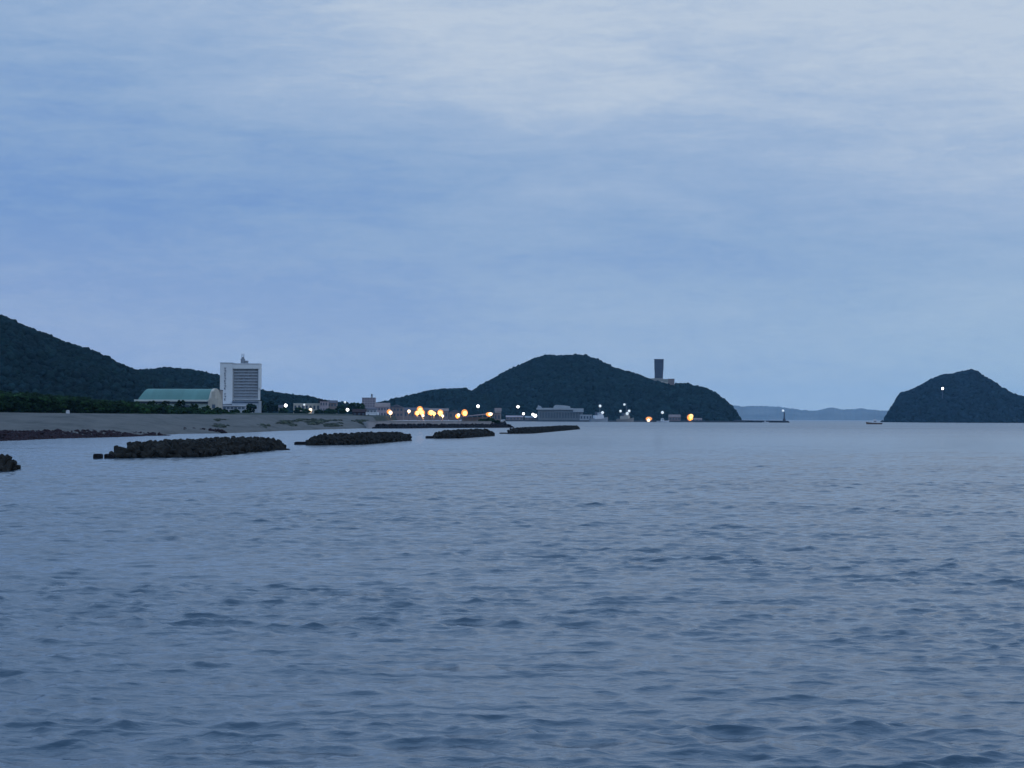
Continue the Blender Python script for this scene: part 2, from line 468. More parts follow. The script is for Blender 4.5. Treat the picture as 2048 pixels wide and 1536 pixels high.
# ------------------------------------------------------------------ beach and land
def build_beach():
    m = bpy.data.materials.new('beach_sand'); m.use_nodes = True
    N = m.node_tree.nodes; L = m.node_tree.links; b = N['Principled BSDF']
    b.inputs['Roughness'].default_value = .95; b.inputs['Specular IOR Level'].default_value = .1
    tc = N.new('ShaderNodeTexCoord')
    mp = N.new('ShaderNodeMapping'); mp.inputs['Scale'].default_value = (1.0, .35, 3.0); L.new(tc.outputs['Object'], mp.inputs[0])
    n = N.new('ShaderNodeTexNoise'); n.inputs['Scale'].default_value = .11; n.inputs['Detail'].default_value = 10; n.inputs['Roughness'].default_value = .78
    L.new(mp.outputs[0], n.inputs[0])
    r = N.new('ShaderNodeValToRGB'); L.new(n.outputs[0], r.inputs[0])
    e = r.color_ramp.elements
    e[0].position = .34; e[0].color = (.038, .043, .043, 1)
    e[1].position = .68; e[1].color = (.100, .099, .097, 1)
    k = e.new(.48); k.color = (.070, .072, .072, 1)
    L.new(r.outputs[0], b.inputs['Base Color'])
    shore = [(-330, 890), (-150, 884), (0, 878), (140, 876), (250, 873), (300, 871.5), (360, 868), (430, 867), (500, 865), (560, 862), (620, 860), (680, 858), (720, 857), (752, 856.5), (762, 856)]
    crest = [(-330, 822), (-150, 824), (0, 825), (140, 826.5), (250, 827.5), (300, 828), (360, 828.5), (430, 829), (500, 829.5), (560, 829.5), (620, 830), (680, 831), (720, 831.5), (745, 833), (756, 845)]
    sp = np.array(shore, float); cp = np.array(crest, float)
    u = np.linspace(0, 1, 160); q = np.linspace(0, 1, len(shore))
    V = []; K = 22
    cl = []
    for a in u:
        sx_, sy_ = np.interp(a, q, sp[:, 0]), np.interp(a, q, sp[:, 1])
        cx_, cy_ = np.interp(a, q, cp[:, 0]), np.interp(a, q, cp[:, 1])
        A = sea(sx_, sy_); B = at(cx_, cy_, A.y * 1.22 + 25)
        cl.append(B)
        for j in range(K):
            t = j / (K - 1)
            p = A.lerp(B, t)
            z = B.z * (t ** .8) + .35 * vnoise(p.x / 14, p.y / 30, 3.3) * math.sin(math.pi * t)
            V.append((p.x, p.y, z - (.5 if j == 0 else 0)))
    idx = np.arange(len(u) * K).reshape(len(u), K)
    Fc = np.stack([idx[:-1, :-1], idx[1:, :-1], idx[1:, 1:], idx[:-1, 1:]], -1).reshape(-1, 4)
    tag(link_mesh('beach', np.array(V), Fc, m, smooth=True), kind='structure')
    # land behind the crest
    V = []; K = 30
    for B in cl:
        for j in range(K):
            t = (j / (K - 1))
            y = B.y + (4300 - B.y) * t ** 2
            x = B.x * (y / B.y) if B.x < -120 else B.x * (y / B.y) ** .5
            z = B.z - .05 + 3.0 * min(1, (y - B.y) / 420) * min(1, max(0, (-B.x - 75) / 90))
            V.append((x, y, z))
    idx = np.arange(len(cl) * K).reshape(len(cl), K)
    Fc = np.stack([idx[:-1, :-1], idx[1:, :-1], idx[1:, 1:], idx[:-1, 1:]], -1).reshape(-1, 4)
    tag(link_mesh('land', np.array(V), Fc, M['land'], smooth=True), kind='structure')
    return cl
crest_line = build_beach()
def crest_at(px):
    best = min(crest_line, key=lambda B: abs(1024 + B.x / B.y * F - px)); return best

# harbour ground (flat made land) behind the rock-faced sea wall
A = sea(752, 857); 
QZ = 3.4
port_front_l, port_front_r = Vector((A.x - 6, A.y + 12, 0)), Vector((-9.0, 1480, 0))
fl, fr = port_front_l, port_front_r
port_poly = [(fl.x, fl.y), (fr.x, fr.y), (-12, 4350), (-330, 4350), (-170, 2200)]
mb = MB(); n = len(port_poly)
mb.v = [(x, y, -2) for x, y in port_poly] + [(x, y, QZ) for x, y in port_poly]
mb.f = [tuple(range(n, 2 * n))] + [(i, (i + 1) % n, n + (i + 1) % n, n + i) for i in range(n)]
tag(mb.build('harbour_ground', M['concrete']), kind='structure')
# far quay
a, b_ = at(1000, 842, 4330), at(1486, 842, 4330)
mb = MB().box(a.x, b_.x - 20, 4330, 4560, -2, 2.6).box(b_.x - 20, b_.x + 6, 4350, 4560, -2, 2.0)
tag(mb.build('harbour_quay', mat('quay_concrete_dark', (.060, .065, .075), .9, .3, .05)), kind='structure')

# ------------------------------------------------------------------ rocks
def rocks_along(name, pts, n, rmin, rmax, m, wid, hgt, label, cat, kind='stuff', z0=0.0, lift=.4):
    P = [Vector(p) for p in pts]
    seg = [(P[i + 1] - P[i]).length for i in range(len(P) - 1)]; tot = sum(seg)
    C = []
    for _ in range(n):
        d = random.uniform(0, tot); i = 0
        while i < len(seg) - 1 and d > seg[i]: d -= seg[i]; i += 1
        p = P[i].lerp(P[i + 1], min(1, d / seg[i])); q = (P[i + 1] - P[i]).normalized(); nrm = Vector((-q.y, q.x, 0))
        w = random.uniform(-1, 1)
        env = 1 - abs(w) ** 1.5
        c = p + nrm * w * wid
        C.append((c.x, c.y, z0 + hgt * env * random.uniform(.3, 1.0) - rmax * lift))
    C = np.array(C); r = rng.uniform(rmin, rmax, n)
    R = np.stack([r * rng.uniform(.8, 1.4, n), r * rng.uniform(.8, 1.4, n), r * rng.uniform(.6, 1.0, n)], -1)
    V, Fb, tint = blobs(C, R, base=ICO1, jitter=.28, tintvar=.2)
    return tag(link_mesh(name, V, Fb, m, tint=tint), label, cat, kind=kind)

rocks_along('shore_rubble', [sea(-330, 888) + Vector((0, 6, 0)), sea(-100, 881) + Vector((0, 7, 0)), sea(0, 877) + Vector((0, 9, 0)), sea(120, 874.5) + Vector((0, 11, 0)), sea(180, 872.5) + Vector((0, 12, 0))],
            4200, .35, .95, M['weedrock'], 15, 2.3, 'dark red-brown rock rubble with seaweed along the foot of the beach at left', 'rocks')
rocks_along('shore_rubble', [sea(170, 873) + Vector((0, 9, 0)), sea(235, 872) + Vector((0, 6, 0)), sea(300, 871) + Vector((0, 1, 0))],
            420, .3, .75, M['weedrock'], 7, 1.3, 'thin tail of dark rubble where the rocky foot of the beach meets the water', 'rocks')
rocks_along('shore_rubble', [sea(330, 867) + Vector((0, 0, 0)), sea(385, 866), sea(440, 866.5)],
            420, .35, .9, M['weedrock'], 7, 2.0, 'small isolated patch of dark rock rubble at the waterline below the green roofed hall', 'rocks')
rocks_along('shore_rubble', [sea(752, 857), sea(795, 857), sea(838, 856.5)],
            420, .35, .9, M['wetrock'], 6, 1.5, 'low dark rocks in the shallows where beach meets the harbour wall', 'rocks')

def dune_grass():
    C = []; R = []
    r = random.Random(9)
    for _ in range(2600):
        px = r.uniform(430, 735)
        A = sea(px, np.interp(px, [430, 560, 700, 752], [867, 862, 857.5, 856.5])); B = crest_at(px)
        t = r.uniform(.12, .62)
        if vnoise(px / 34.0, t * 5.5, 8.1) < .06 + .30 * abs(t - .36) + (.18 if px < 560 else 0): continue
        p = A.lerp(B, t); z = B.z * t ** .8
        c = r.uniform(.35, .8); C.append((p.x + r.uniform(-1, 1), p.y, z + c * .15)); R.append((c * 1.5, c * 1.5, c * .6))
    V, Fb, tint = blobs(np.array(C), np.array(R), base=ICO1, jitter=.35)
    tag(link_mesh('dune_grass', V, Fb, mat('dune_grass', (.036, .044, .036), .95, .35, .4, attr=True), tint=tint),
        'dull green patches of low dune grass on the right half of the beach slope', 'grass', kind='stuff')
dune_grass()

# sea wall with rock skirt
wall = thing('sea_wall', ((fl.x + fr.x) / 2, (fl.y + fr.y) / 2, 0), 'pale concrete harbour sea wall in front of the amber lamps, dark rocks along its foot', 'sea wall')
dvec = (fr - fl); L_ = dvec.length; wall.rotation_euler = (0, 0, math.atan2(dvec.y, dvec.x))
MB().box(-L_ / 2, L_ / 2 - 14, -1.0, .2, -1.5, 3.95).build('wall_face', mat('sea_wall_concrete', (.26, .25, .26), .85, .2, .12), wall)
MB().box(-L_ / 2, L_ / 2 - 14, -1.25, .3, 3.953, 4.25).build('coping', M['concrete'], wall)
rocks_along('rock_skirt', [fl + Vector((6, 8, 0)), (fl + fr) / 2 + Vector((0, -5, 0)), fr + Vector((3, -4, 0))], 1700, .6, 1.2, M['wetrock'], 5.5, 2.7,
            'line of dark boulders piled against the foot of the harbour sea wall', 'rocks')
rocks_along('rock_skirt', [fr + Vector((-14, 0, 0)), fr + Vector((4, 3, 0)), fr + Vector((3, 16, 0))], 260, .6, 1.4, M['wetrock'], 6, 3.8,
            'dark boulder mound at the right tip of the harbour sea wall', 'rocks')

# ------------------------------------------------------------------ tetrapod breakwaters
def tetra_arrays():
    mb = MB()
    dirs = [Vector((0, 0, 1)), Vector((.943, 0, -.333)), Vector((-.471, .816, -.333)), Vector((-.471, -.816, -.333))]
    for d in dirs: mb.tube(Vector((0, 0, 0)), d * 1.0, .44, .27, 8)
    mb.ball((0, 0, 0), .46, .46, .46, 8, 6)
    return mb
_t = tetra_arrays()
tet_mesh = bpy.data.meshes.new('tetrapod'); tet_mesh.from_pydata(_t.v, [], _t.f); tet_mesh.update(); tet_mesh.materials.append(M['tetra'])
TV = np.array(_t.v)

def breakwater(name, p1, p2, p3, top, size, label, seed, taper=0.0, max_parts=100):
    """p1-p2: waterline of the near end, p2-p3: waterline of the right flank"""
    r = random.Random(seed)
    A, B, C3 = sea(*p1), sea(*p2), sea(*p3)
    uw = (B - A); W = uw.length; uw.normalize()
    ul = (C3 - B); L0 = ul.length; ul.normalize()
    root = thing(name, A, label, 'breakwater', 'tetrapod breakwaters off the beach')
    mb = MB()                                   # rubble core: one lumpy mound the blocks lean on
    nu, nl = max(6, int(W / 1.2)), max(6, int(L0 / 1.6))
    for i in range(nu + 1):
        for j in range(nl + 1):
            e = min(i, nu - i, j * 1.4, (nl - j) * 1.4) 
            z = -1.2 if e <= 0 else (top - 1.25) * min(1, .4 + e * .35) * (1 - taper * j / nl) + r.uniform(-.3, .3)
            q = uw * (W * (.02 + .96 * i / nu)) + ul * (L0 * (.01 + .98 * j / nl))
            mb.v.append((q.x, q.y, z))
    for i in range(nu):
        for j in range(nl):
            a = i * (nl + 1) + j; mb.f.append((a, a + nl + 1, a + nl + 2, a + 1))
    mb.build('rubble_core', M['wetrock'], root)
    items = []
    step = size * 1.18
    nu, nl = max(2, int(W / step)), max(3, int(L0 / step))
    for i in range(nu + 1):
        for j in range(nl + 1):
            e = min(i, nu - i, j, nl - j)
            tp = max(.45, top - size * .98) * (1 - taper * j / nl)
            levels = [.12] if e == 0 else ([tp * .85] if e == 1 else [tp])
            if e == 0 and r.random() < .75: levels.append(tp * .55)
            for zc in levels:
                off = .0 if zc < .2 else size * .35
                inx = uw * (off if i == 0 else (-off if i == nu else 0)) + ul * (off if j == 0 else (-off if j == nl else 0))
                q = uw * (W * i / nu + r.uniform(-.25, .25) * step) + ul * (L0 * j / nl + r.uniform(-.25, .25) * step) + inx
                q = q + Vector((0, 0, zc + r.uniform(-.14, .14) * size))
                front = (j <= 1 or i >= nu - 1)
                items.append((not front, (A + q).length, q, Euler((r.uniform(0, 6.28), r.uniform(0, 6.28), r.uniform(0, 6.28))), size * r.uniform(.82, 1.08)))
    items.sort(key=lambda q: (q[0], q[1]))
    rest = []
    for j, (row, dist, p, e, sc) in enumerate(items):
        if j < max_parts:
            o = bpy.data.objects.new('tetrapod', tet_mesh); COL.objects.link(o); o.parent = root
            o.location = p; o.rotation_euler = e; o.scale = (sc,) * 3
        else:
            Mx = np.array(e.to_matrix()); rest.append(TV @ Mx.T * sc + np.array(p))
    if rest:
        v = np.concatenate(rest); f = []
        for j in range(len(rest)): f += [tuple(i + j * len(TV) for i in q) for q in _t.f]
        tag(link_mesh('tetrapod_pile', v, f, M['tetra'], root), kind='stuff')
    return root

breakwater('breakwater', (231, 916.5), (398, 914), (562, 898.5), 2.45, 1.3, 'nearest long breakwater of dark piled tetrapods with two low blocks off its left end', 1)
breakwater('breakwater', (618, 890.5), (722, 889), (816, 881), 2.4, 1.3, 'second breakwater of dark piled tetrapods, in front of the end of the beach', 2)
breakwater('breakwater', (870, 877), (918, 876.5), (986, 871.5), 2.4, 1.35, 'third breakwater of dark tetrapods, in front of the harbour wall', 3)
breakwater('breakwater', (1020, 867.5), (1062, 867), (1156, 858.5), 2.3, 1.4, 'farthest and thinnest breakwater of dark tetrapods, reaching furthest right', 4, taper=.15)
breakwater('breakwater', (-90, 946), (14, 942), (20, 938), 2.0, 1.15, 'tip of a tetrapod breakwater entering the picture at the left edge', 5, max_parts=60)

def block(px0, px1, py, hpx, label, depth=2.2):
    A, B = sea(px0, py), sea(px1, py)
    h = hpx / F * A.y; w = (B - A).length
    mb = MB(); s_ = .12 * w
    # battered concrete block with bevelled top edges
    prof = [(-w / 2, -1.0), (w / 2, -1.0), (w / 2, h * .75), (w / 2 - s_, h), (-w / 2 + s_, h), (-w / 2, h * .8)]
    mb.prism(prof, 0, depth)
    o = mb.build('concrete_block', M['wetrock'], loc=(A + B) / 2)
    tag(o, label, 'concrete block', 'low blocks at the breakwater ends')
block(186, 201, 917.3, 9.5, 'dark squat concrete block standing alone in the water, left of the nearest breakwater')
block(208, 224, 917.0, 9.0, 'dark concrete block touching the left tip of the nearest breakwater')
block(552, 577, 900.2, 3.0, 'thin dark slab awash at the right tip of the nearest breakwater')
block(589, 614, 889.5, 6.0, 'low dark slab extending left from the second breakwater')
block(852, 869, 877.0, 5.0, 'low dark slab extending left from the third breakwater')
block(1001, 1020, 867.5, 2.4, 'very thin dark slab awash at the left end of the farthest breakwater')

# ------------------------------------------------------------------ tree belt behind the beach
def leafy(points, r_tree, n_clump, clump):
    C = []; R = []; T = []
    for (x, y, z, h, rad) in points:
        g = np.exp(rng.normal(0, .30))
        for _ in range(n_clump):
            a = rng.uniform(0, 6.283); b = rng.uniform(-.9, 1); rr = rad * rng.uniform(.55, 1.05) * math.sqrt(max(0, 1 - b * b * .8))
            C.append((x + rr * math.cos(a), y + rr * math.sin(a), z + h * .58 + b * h * .42))
            c = clump * rng.uniform(.55, 1.3); R.append((c, c, c * rng.uniform(.5, .9))); T.append(g * np.exp(rng.normal(0, .3)))
    V, Fb, _ = blobs(np.array(C), np.array(R), base=ICO1, jitter=.35)
    t = np.repeat(np.array(T), len(ICO1[0])); tint = np.stack([t * .95, t, t * .9], -1)
    return V, Fb, tint
belt = [(-300, 770), (-100, 776), (0, 782), (50, 784), (100, 788), (160, 793), (210, 798), (245, 801), (275, 805), (330, 809), (380, 814), (430, 818), (480, 823.5), (500, 828)]
bx = [p[0] for p in belt]; by = [p[1] for p in belt]
pts = []
for _ in range(620):
    px = random.uniform(-300, 470) if random.random() < .8 else random.uniform(0, 260)
    B = crest_at(px); back = random.random() ** 1.3
    Y = B.y * (1 + .03 + .22 * back)
    top = at(px, np.interp(px, bx, by) + (1 - back) * 9 + random.uniform(-1, 3.5), Y)
    g = at(px, np.interp(px, [0, 500], [826.5, 830]), Y)
    h = top.z - g.z + 1.0
    if h < 1.2: continue
    pts.append((top.x, Y, g.z - 1.0, h, min(3.4, .42 * h + .8)))
V, Fb, tint = leafy(pts, 1, 34, .85)
tag(link_mesh('shore_woodland', V, Fb, M['crown'], tint=tint), 'dark green belt of coastal trees between beach and wooded mountain', 'woodland', kind='stuff')

def tree(px, ytop, ybase, Y, rpx, label, group, nclump=60, mcr=None, name='tree'):
    g = at(px, ybase, Y); t = at(px, ytop, Y); h = t.z - g.z; rad = rpx / F * Y
    root = thing(name, (g.x, Y, g.z), label, 'tree', group)
    V, Fb, tint = leafy([(0, 0, 0, h, rad)], 1, nclump, max(.45, rad * .34))
    link_mesh('crown', V, Fb, mcr or M['crown'], root, tint=tint)
    MB().tube((0, 0, -2.5), (0, 0, h * .35), .22, .14, 7).tube((0, 0, h * .33), (rad * .4, 0, h * .7), .12, .05, 6).tube((0, 0, h * .3), (-rad * .4, .2, h * .68), .12, .05, 6).build('trunk', M['trunk'], root)
G1 = 'round shore trees in front of the green roofed hall'
for px, yt, rp, lab in ((303, 803, 9, 'small dark tree below the left corner of the green roof'), (333, 802, 8, 'dark rounded tree left of the middle of the green roofed hall'),
                        (362, 802.5, 10, 'broad dark tree in front of the middle of the green roofed hall'), (388, 808, 8, 'low dark tree in front of the right half of the green roofed hall'),
                        (412, 813, 9, 'low dark bush in front of the cream gable end of the hall'), (436, 816, 8, 'low dark bush between the hall and the white tower block')):
    tree(px, yt, 827, 1290, rp, lab, G1)
for px, yt, yb, rp, Y, lab in ((449, 820, 829, 8, 1420, 'low bush before the left corner of the white tower block'), (470, 820.5, 829, 9, 1420, 'low bush before the middle of the white tower block'),
                            (492, 821, 829, 7, 1420, 'low bush before the right corner of the white tower block'),
                            (503, 808, 829, 10, 1600, 'dark tree directly right of the white tower block podium'),
                            (522, 798, 829, 12, 1950, 'taller dark tree on open ground right of the white tower block'),
                            (545, 803, 829, 12, 2000, 'dark tree midway between the tower block and the first white lamp'),
                            (566, 817, 829, 9, 2000, 'low dark tree under the first white lamp'),
                            (597, 816, 829, 9, 2000, 'dark tree before the cream roofed low building'),
                            (612, 819, 830, 7, 2000, 'small dark tree left of the orange lamp before the cream building'),
                            (638, 821, 831, 9, 2000, 'dark bush right of the orange lamp before the cream building'),
                            (660, 818, 831, 11, 2050, 'dark tree before the pinkish house'),
                            (682, 812, 831, 10, 2100, 'dark tree right of the pinkish house'),
                            (707, 807, 826, 12, 2150, 'dark broad tree left of the pinkish apartment block'),
                            (718, 806, 826, 11, 2150, 'dark tree touching the pinkish apartment block')):
    tree(px, yt, yb, Y, rp, lab, 'scattered trees around the harbour village', nclump=46)
for px, yt, rp, lab in ((966, 838, 8, 'dark green bush at the left of the harbour wall tip'), (980, 837.5, 9, 'dark green bush in the middle of the harbour wall tip'), (993, 841, 7, 'small dark bush nearest the end of the harbour wall')):
    tree(px, yt, 848, 1475, rp, lab, 'bushes at the harbour wall tip', nclump=60)

# ------------------------------------------------------------------ buildings
def building(name, label, cat, px0, px1, ytop, ybase, Y, depth, wall_m, roof='flat', roof_m=None, floors=1, bays=4, rz=0.0, group=None, below=5.0, roof_h=None, win=True):
    a, b = at(px0, ytop, Y), at(px1, ybase, Y)
    W = b.x - a.x; H = a.z - b.z
    root = thing(name, ((a.x + b.x) / 2, Y, b.z), label, cat, group, rz)
    rh = 0.0
    if roof != 'flat': rh = roof_h if roof_h is not None else H * .32
    hw = H - rh - (.35 if roof == 'flat' else 0)
    MB().box(-W / 2, W / 2, 0, depth, -below, hw).build('wall', wall_m, root)
    rm = roof_m or M['slate']
    if roof == 'flat':
        MB().box(-W / 2 - .25, W / 2 + .25, -.25, depth + .25, hw + .003, hw + .35).build('roof', rm, root)
    elif roof == 'gable':      # ridge along x
        MB().prismx([(-.6, hw + .003), (depth + .6, hw + .003), (depth / 2, hw + rh)], -W / 2 - .5, W / 2 + .5).build('roof', rm, root)
    elif roof == 'gable_front':
        MB().prism([(-W / 2 - .5, hw + .003), (W / 2 + .5, hw + .003), (0, hw + rh)], -.5, depth + .5).build('roof', rm, root)
    if win:
        fh = hw / floors
        for i in range(floors):
            for j in range(bays):
                cx = -W / 2 + W * (j + .5) / bays; w2 = W / bays * .27
                z0 = fh * i + fh * .32; z1 = fh * i + fh * .78
                MB().box(cx - w2, cx + w2, -.06, .05, z0, z1).build('window', M['glass'], root)
    root['W'] = W; root['H'] = hw
    return root

# --- green roofed hall
def hall():
    Y = 1450
    a = at(271, 800, Y); c = at(420, 800, Y); g = at(300, 826, Y).z
    W = c.x - a.x; top = at(340, 777.5, Y + 10).z; eave = at(340, 800, Y).z
    rz = math.radians(-9)
    root = thing('hall', ((a.x + c.x) / 2, Y, g), 'long hall with curved green roof and cream gable end, left of the white tower block', 'hall', rz=rz)
    D = 22.0; e = eave - g; t = top - g
    MB().box(-W / 2 + 1.2, W / 2 - .6, 0, D, -4, e - .9).build('wall', M['greenwall'], root)
    arc = [(-1.6, e)]
    for q, k in ((-.02, .03), (.03, .22), (.09, .45), (.17, .68), (.26, .86), (.36, .96), (.5, 1.0), (.64, .96), (.74, .86), (.83, .68), (.91, .45), (.97, .22), (1.02, .03)):
        arc.append((D * q, e + (t - e) * k))
    arc.append((D + 1.6, e))
    mb = MB().prismx(arc, -W / 2 + .6, W / 2)
    mb.v = [(x + (3.6 * (z - e) / (t - e) if x < 0 else 0), y, z) for x, y, z in mb.v]
    mb.build('roof', M['greenroof'], root)
    MB().box(-W / 2 - 1.0, W / 2 + .2, -2.6, -.9, e - .9, e + .25).build('eave', M['eave'], root)
    MB().box(-W / 2 - .2, W / 2 - .2, -.8, .0, e - 2.1, e - .9).build('window_band', M['glass'], root)
    # cream gable end wall following the vault, a little taller than the roof
    g2 = [(-1.6, -4)] + [(y, z + .3) for y, z in arc] + [(D + 1.6, -4)]
    MB().prismx(g2, W / 2 + .003, W / 2 + 1.8).build('gable_wall', M['cream'], root)
    MB().box(W / 2 + 1.0, W / 2 + 6.6, -1.9, 6.0, -4, e + 1.2).build('entrance_block', M['cream'], root)
    MB().box(W / 2 + 2.8, W / 2 + 4.8, -2.1, -1.85, 3.2, 5.6).build('window', M['glass'], root)
    MB().box(W / 2 + 2.2, W / 2 + 4.6, -1.5, 5, e + 1.2, e + 5.6).build('stair_tower', M['cream'], root)
    for i in range(8):
        x = -W / 2 + W * (i + .5) / 8
        MB().box(x - 2.0, x + 2.0, -.07, .06, 1.3, e - 3.2).build('window', M['greenwall'] if i % 3 == 1 else M['glass'], root)
hall()
building('annex', 'narrow tan annex squeezed between the hall gable and the white tower block', 'building', 429, 441, 779.5, 820, 1560, 12, M['tan'], floors=4, bays=2)

# --- white tower block
def tower_block():
    Y = 1700
    px = F / Y
    g = at(480, 822, Y).z
    X = lambda p: at(p, 780, Y).x
    Z = lambda py: at(480, py, Y).z - g
    cx = X(480)
    x = lambda p: X(p) - cx
    root = thing('tower_block', (cx, Y, g), 'tall white tower block with dark window bands, vertical lettering and rooftop mast', 'building')
    # shaft with sign
    MB().box(x(440.5), x(465.5), -2.2, 13, Z(808), Z(726.5)).build('stair_shaft', M['white'], root)
    MB().box(x(440.8), x(465.0), -1.6, 12.8, Z(822) - 6, Z(808) - .003).build('shaft_base', M['facade'], root)
    # main slab
    MB().box(x(465.5) + .003, x(517), .0, 12.5, Z(800), Z(728)).build('wall', M['white'], root)
    MB().box(x(517) + .003, x(519.5), -1.6, 12.3, Z(777), Z(727)).build('end_wall', M['white'], root)
    MB().box(x(465.6), x(519.8), -1.8, -.003, Z(737.4), Z(728.2)).build('parapet', M['white'], root)
    MB().box(x(440), x(466), -2.5, 13.2, Z(726.4), Z(725.4)).build('roof_edge', M['facade'], root)
    MB().box(x(466.1), x(520), -2.1, 12.9, Z(727.9), Z(726.6)).build('roof_edge', M['offwhite'], root)
    nfl = 10; z0, z1 = Z(797), Z(738)
    fh = (z1 - z0) / nfl
    rr = random.Random(5)
    for i in range(nfl):
        zb = z0 + i * fh
        w = MB().box(x(467), x(516), -.12, -.004, zb + fh * .30, zb + fh * .93).build('window_band', M['bandglass'], root)
        mb = MB()
        for k in range(1, 5): MB().box(x(467) + (x(516) - x(467)) * k / 5 - .10, x(467) + (x(516) - x(467)) * k / 5 + .10, -.5, -.13, zb + fh * .30, zb + fh * .93).build('partition', M['facade'], w)
        MB().box(x(466.6), x(516.6), -.75, -.125, zb - fh * .06, zb + fh * .30).build('balcony', M['facade'] if i < 8 else M['facade'], root)
    # podium
    MB().box(x(465.6), x(519), -4.0, 14, Z(822) - 6, Z(801.5)).build('podium', M['facade'], root)
    MB().box(x(466), x(518.5), -4.12, -3.95, Z(806.5), Z(802.8)).build('podium_window_band', M['glass'], root)
    MB().box(x(467), x(500), -4.12, -3.95, Z(815), Z(810.5)).build('podium_window_band', M['glass'], root)
    # forecourt wing
    MB().box(x(441), x(497), -12, -4.2, -6, Z(812)).build('front_wing', M['facade'], root)
    MB().box(x(440), x(497.8), -12.6, -4.0, Z(812) + .003, Z(810.6)).build('front_wing_roof', M['offwhite'], root)
    for i in range(7):
        xa = x(443) + i * (x(495) - x(443)) / 7
        MB().box(xa, xa + 2.1, -12.1, -11.9, Z(818), Z(814)).build('window', M['glass'], root)
    # unreadable vertical lettering: stroke clusters down the shaft
    ys = [737.5, 742.3, 747.1, 752.2, 757.4, 762.4, 767.6, 772.6, 777.2, 788.5, 793.5, 799.0]
    for j, yy in enumerate(ys):
        r = random.Random(40 + j); mb = MB(); c = x(451.0); zc = Z(yy); h = .78
        w = 1.0 if j else 1.2
        mb.box(c - w * .8, c + w * .8, -2.32, -2.203, zc + h * .55, zc + h * .85)
        if j % 3 == 0: mb.box(c - .2, c + .15, -2.32, -2.203, zc - h, zc + h * .53)
        if j % 3 == 1: mb.box(c + w * .3, c + w * .65, -2.32, -2.203, zc - h * .9, zc + h * .53)
        if j % 3 == 2: mb.box(c - w * .7, c - w * .35, -2.32, -2.203, zc - h, zc + h * .53).box(c - w * .3, c + w * .5, -2.32, -2.203, zc - h * .95, zc - h * .6)
        mb.box(c - w * .55, c + w * .1 * r.uniform(1, 5), -2.32, -2.203, zc - h * .2, zc + h * .12)
        mb.build('lettering', M['sign'], root)
    # rooftop machinery and mast
    MB().box(x(480), x(487.5), 3, 7, Z(726.5), Z(717)).build('roof_plant', M['metal'], root)
    MB().box(x(488.5), x(494), 3, 8, Z(726.5), Z(721)).build('roof_plant', M['metal'], root)
    mb = MB()
    for xx in (x(481.5), x(486)): mb.tube((xx, 5, Z(717)), (xx, 5, Z(706)), .16, .10, 6)
    for yy in (714, 711, 708.5): mb.box(x(480.8), x(486.6), 4.9, 5.1, Z(yy) - .12, Z(yy) + .12)
    mb.tube((x(481.5), 5, Z(717)), (x(486), 5, Z(711)), .12, .12, 6).build('mast', M['metal'], root)
    MB().ball((x(483.5), 5, Z(715.8)), 1.0, 1.0, 1.0).build('antenna_dome', M['metal'], root)
tower_block()

# --- village
building('low_building', 'low cream building lit by an orange lamp, right of the first white lamp', 'building', 587, 640, 806.5, 824, 2150, 18, M['cream'], floors=1, bays=7, roof_m=M['eave'])
building('village_house', 'pinkish house with a dark flat roof, right of the lit cream building', 'house', 640, 655, 802, 826, 2140, 12, M['pink'], floors=2, bays=3)
building('village_house', 'dark purple-roofed house joined to the right of the pinkish house', 'house', 655.5, 673, 800.5, 826, 2170, 12, M['brown'], roof='gable', roof_m=M['slate'], floors=2, bays=3, roof_h=2.5)
building('rooftop_turret', 'small dark red turret rising between the two houses', 'turret', 637, 648, 798.5, 812, 2180, 7, M['darkred'], roof='gable_front', roof_m=M['darkred'], floors=1, bays=1, roof_h=1.2)
building('village_house', 'tiny pale hut beside the leftmost white lamp', 'hut', 557, 565, 810, 826, 2300, 6, M['tan'], roof='gable', floors=1, bays=1)
apt = building('apartment_block', 'pinkish grey apartment block with a rooftop water tower, behind the white bus', 'building', 724, 750, 795, 824, 2300, 14, M['pink'], roof_m=M['facade'], floors=6, bays=5)
W = apt['W']; H = apt['H']
MB().box(W * .16, W * .30, 3, 6, H + .36, H + 2.2).build('water_tower', M['facade'], apt)
MB().tube((W * .23, 4.5, H + 2.2), (W * .23, 4.5, H + 4.0), .9, .8, 10).build('tank', M['darkmetal'], apt)
building('village_house', 'grey stepped house below the apartment block, just above the white bus', 'house', 733, 753, 815, 829, 1900, 10, M['facade'], roof='gable', roof_m=M['slate'], floors=1, bays=3, roof_h=1.6)
building('warehouse', 'brownish gabled warehouse behind the first amber lamp', 'warehouse', 750, 778, 805.5, 834, 2250, 20, M['pink'], roof='gable', roof_m=M['brown'], floors=2, bays=5, roof_h=4)
building('warehouse', 'darker warehouse right of the first amber lamp', 'warehouse', 779, 806, 809, 835, 2300, 20, M['brown'], roof='gable_front', roof_m=M['slate'], floors=2, bays=4, roof_h=3)
building('harbour_shed', 'low dark shed behind the tight cluster of amber lamps', 'shed', 808, 856, 815, 838, 2500, 16, M['brown'], roof='gable', roof_m=M['slate'], floors=1, bays=7, roof_h=3)
building('harbour_shed', 'low brown shed behind the middle amber lamps', 'shed', 857, 896, 816.5, 838, 2520, 16, M['brown'], roof='gable', roof_m=M['brown'], floors=1, bays=6, roof_h=3)
building('harbour_shed', 'small dark shed left of the pair of amber lamps', 'shed', 898, 921, 819, 838, 2540, 14, M['brown'], roof='gable_front', roof_m=M['slate'], floors=1, bays=3, roof_h=3)
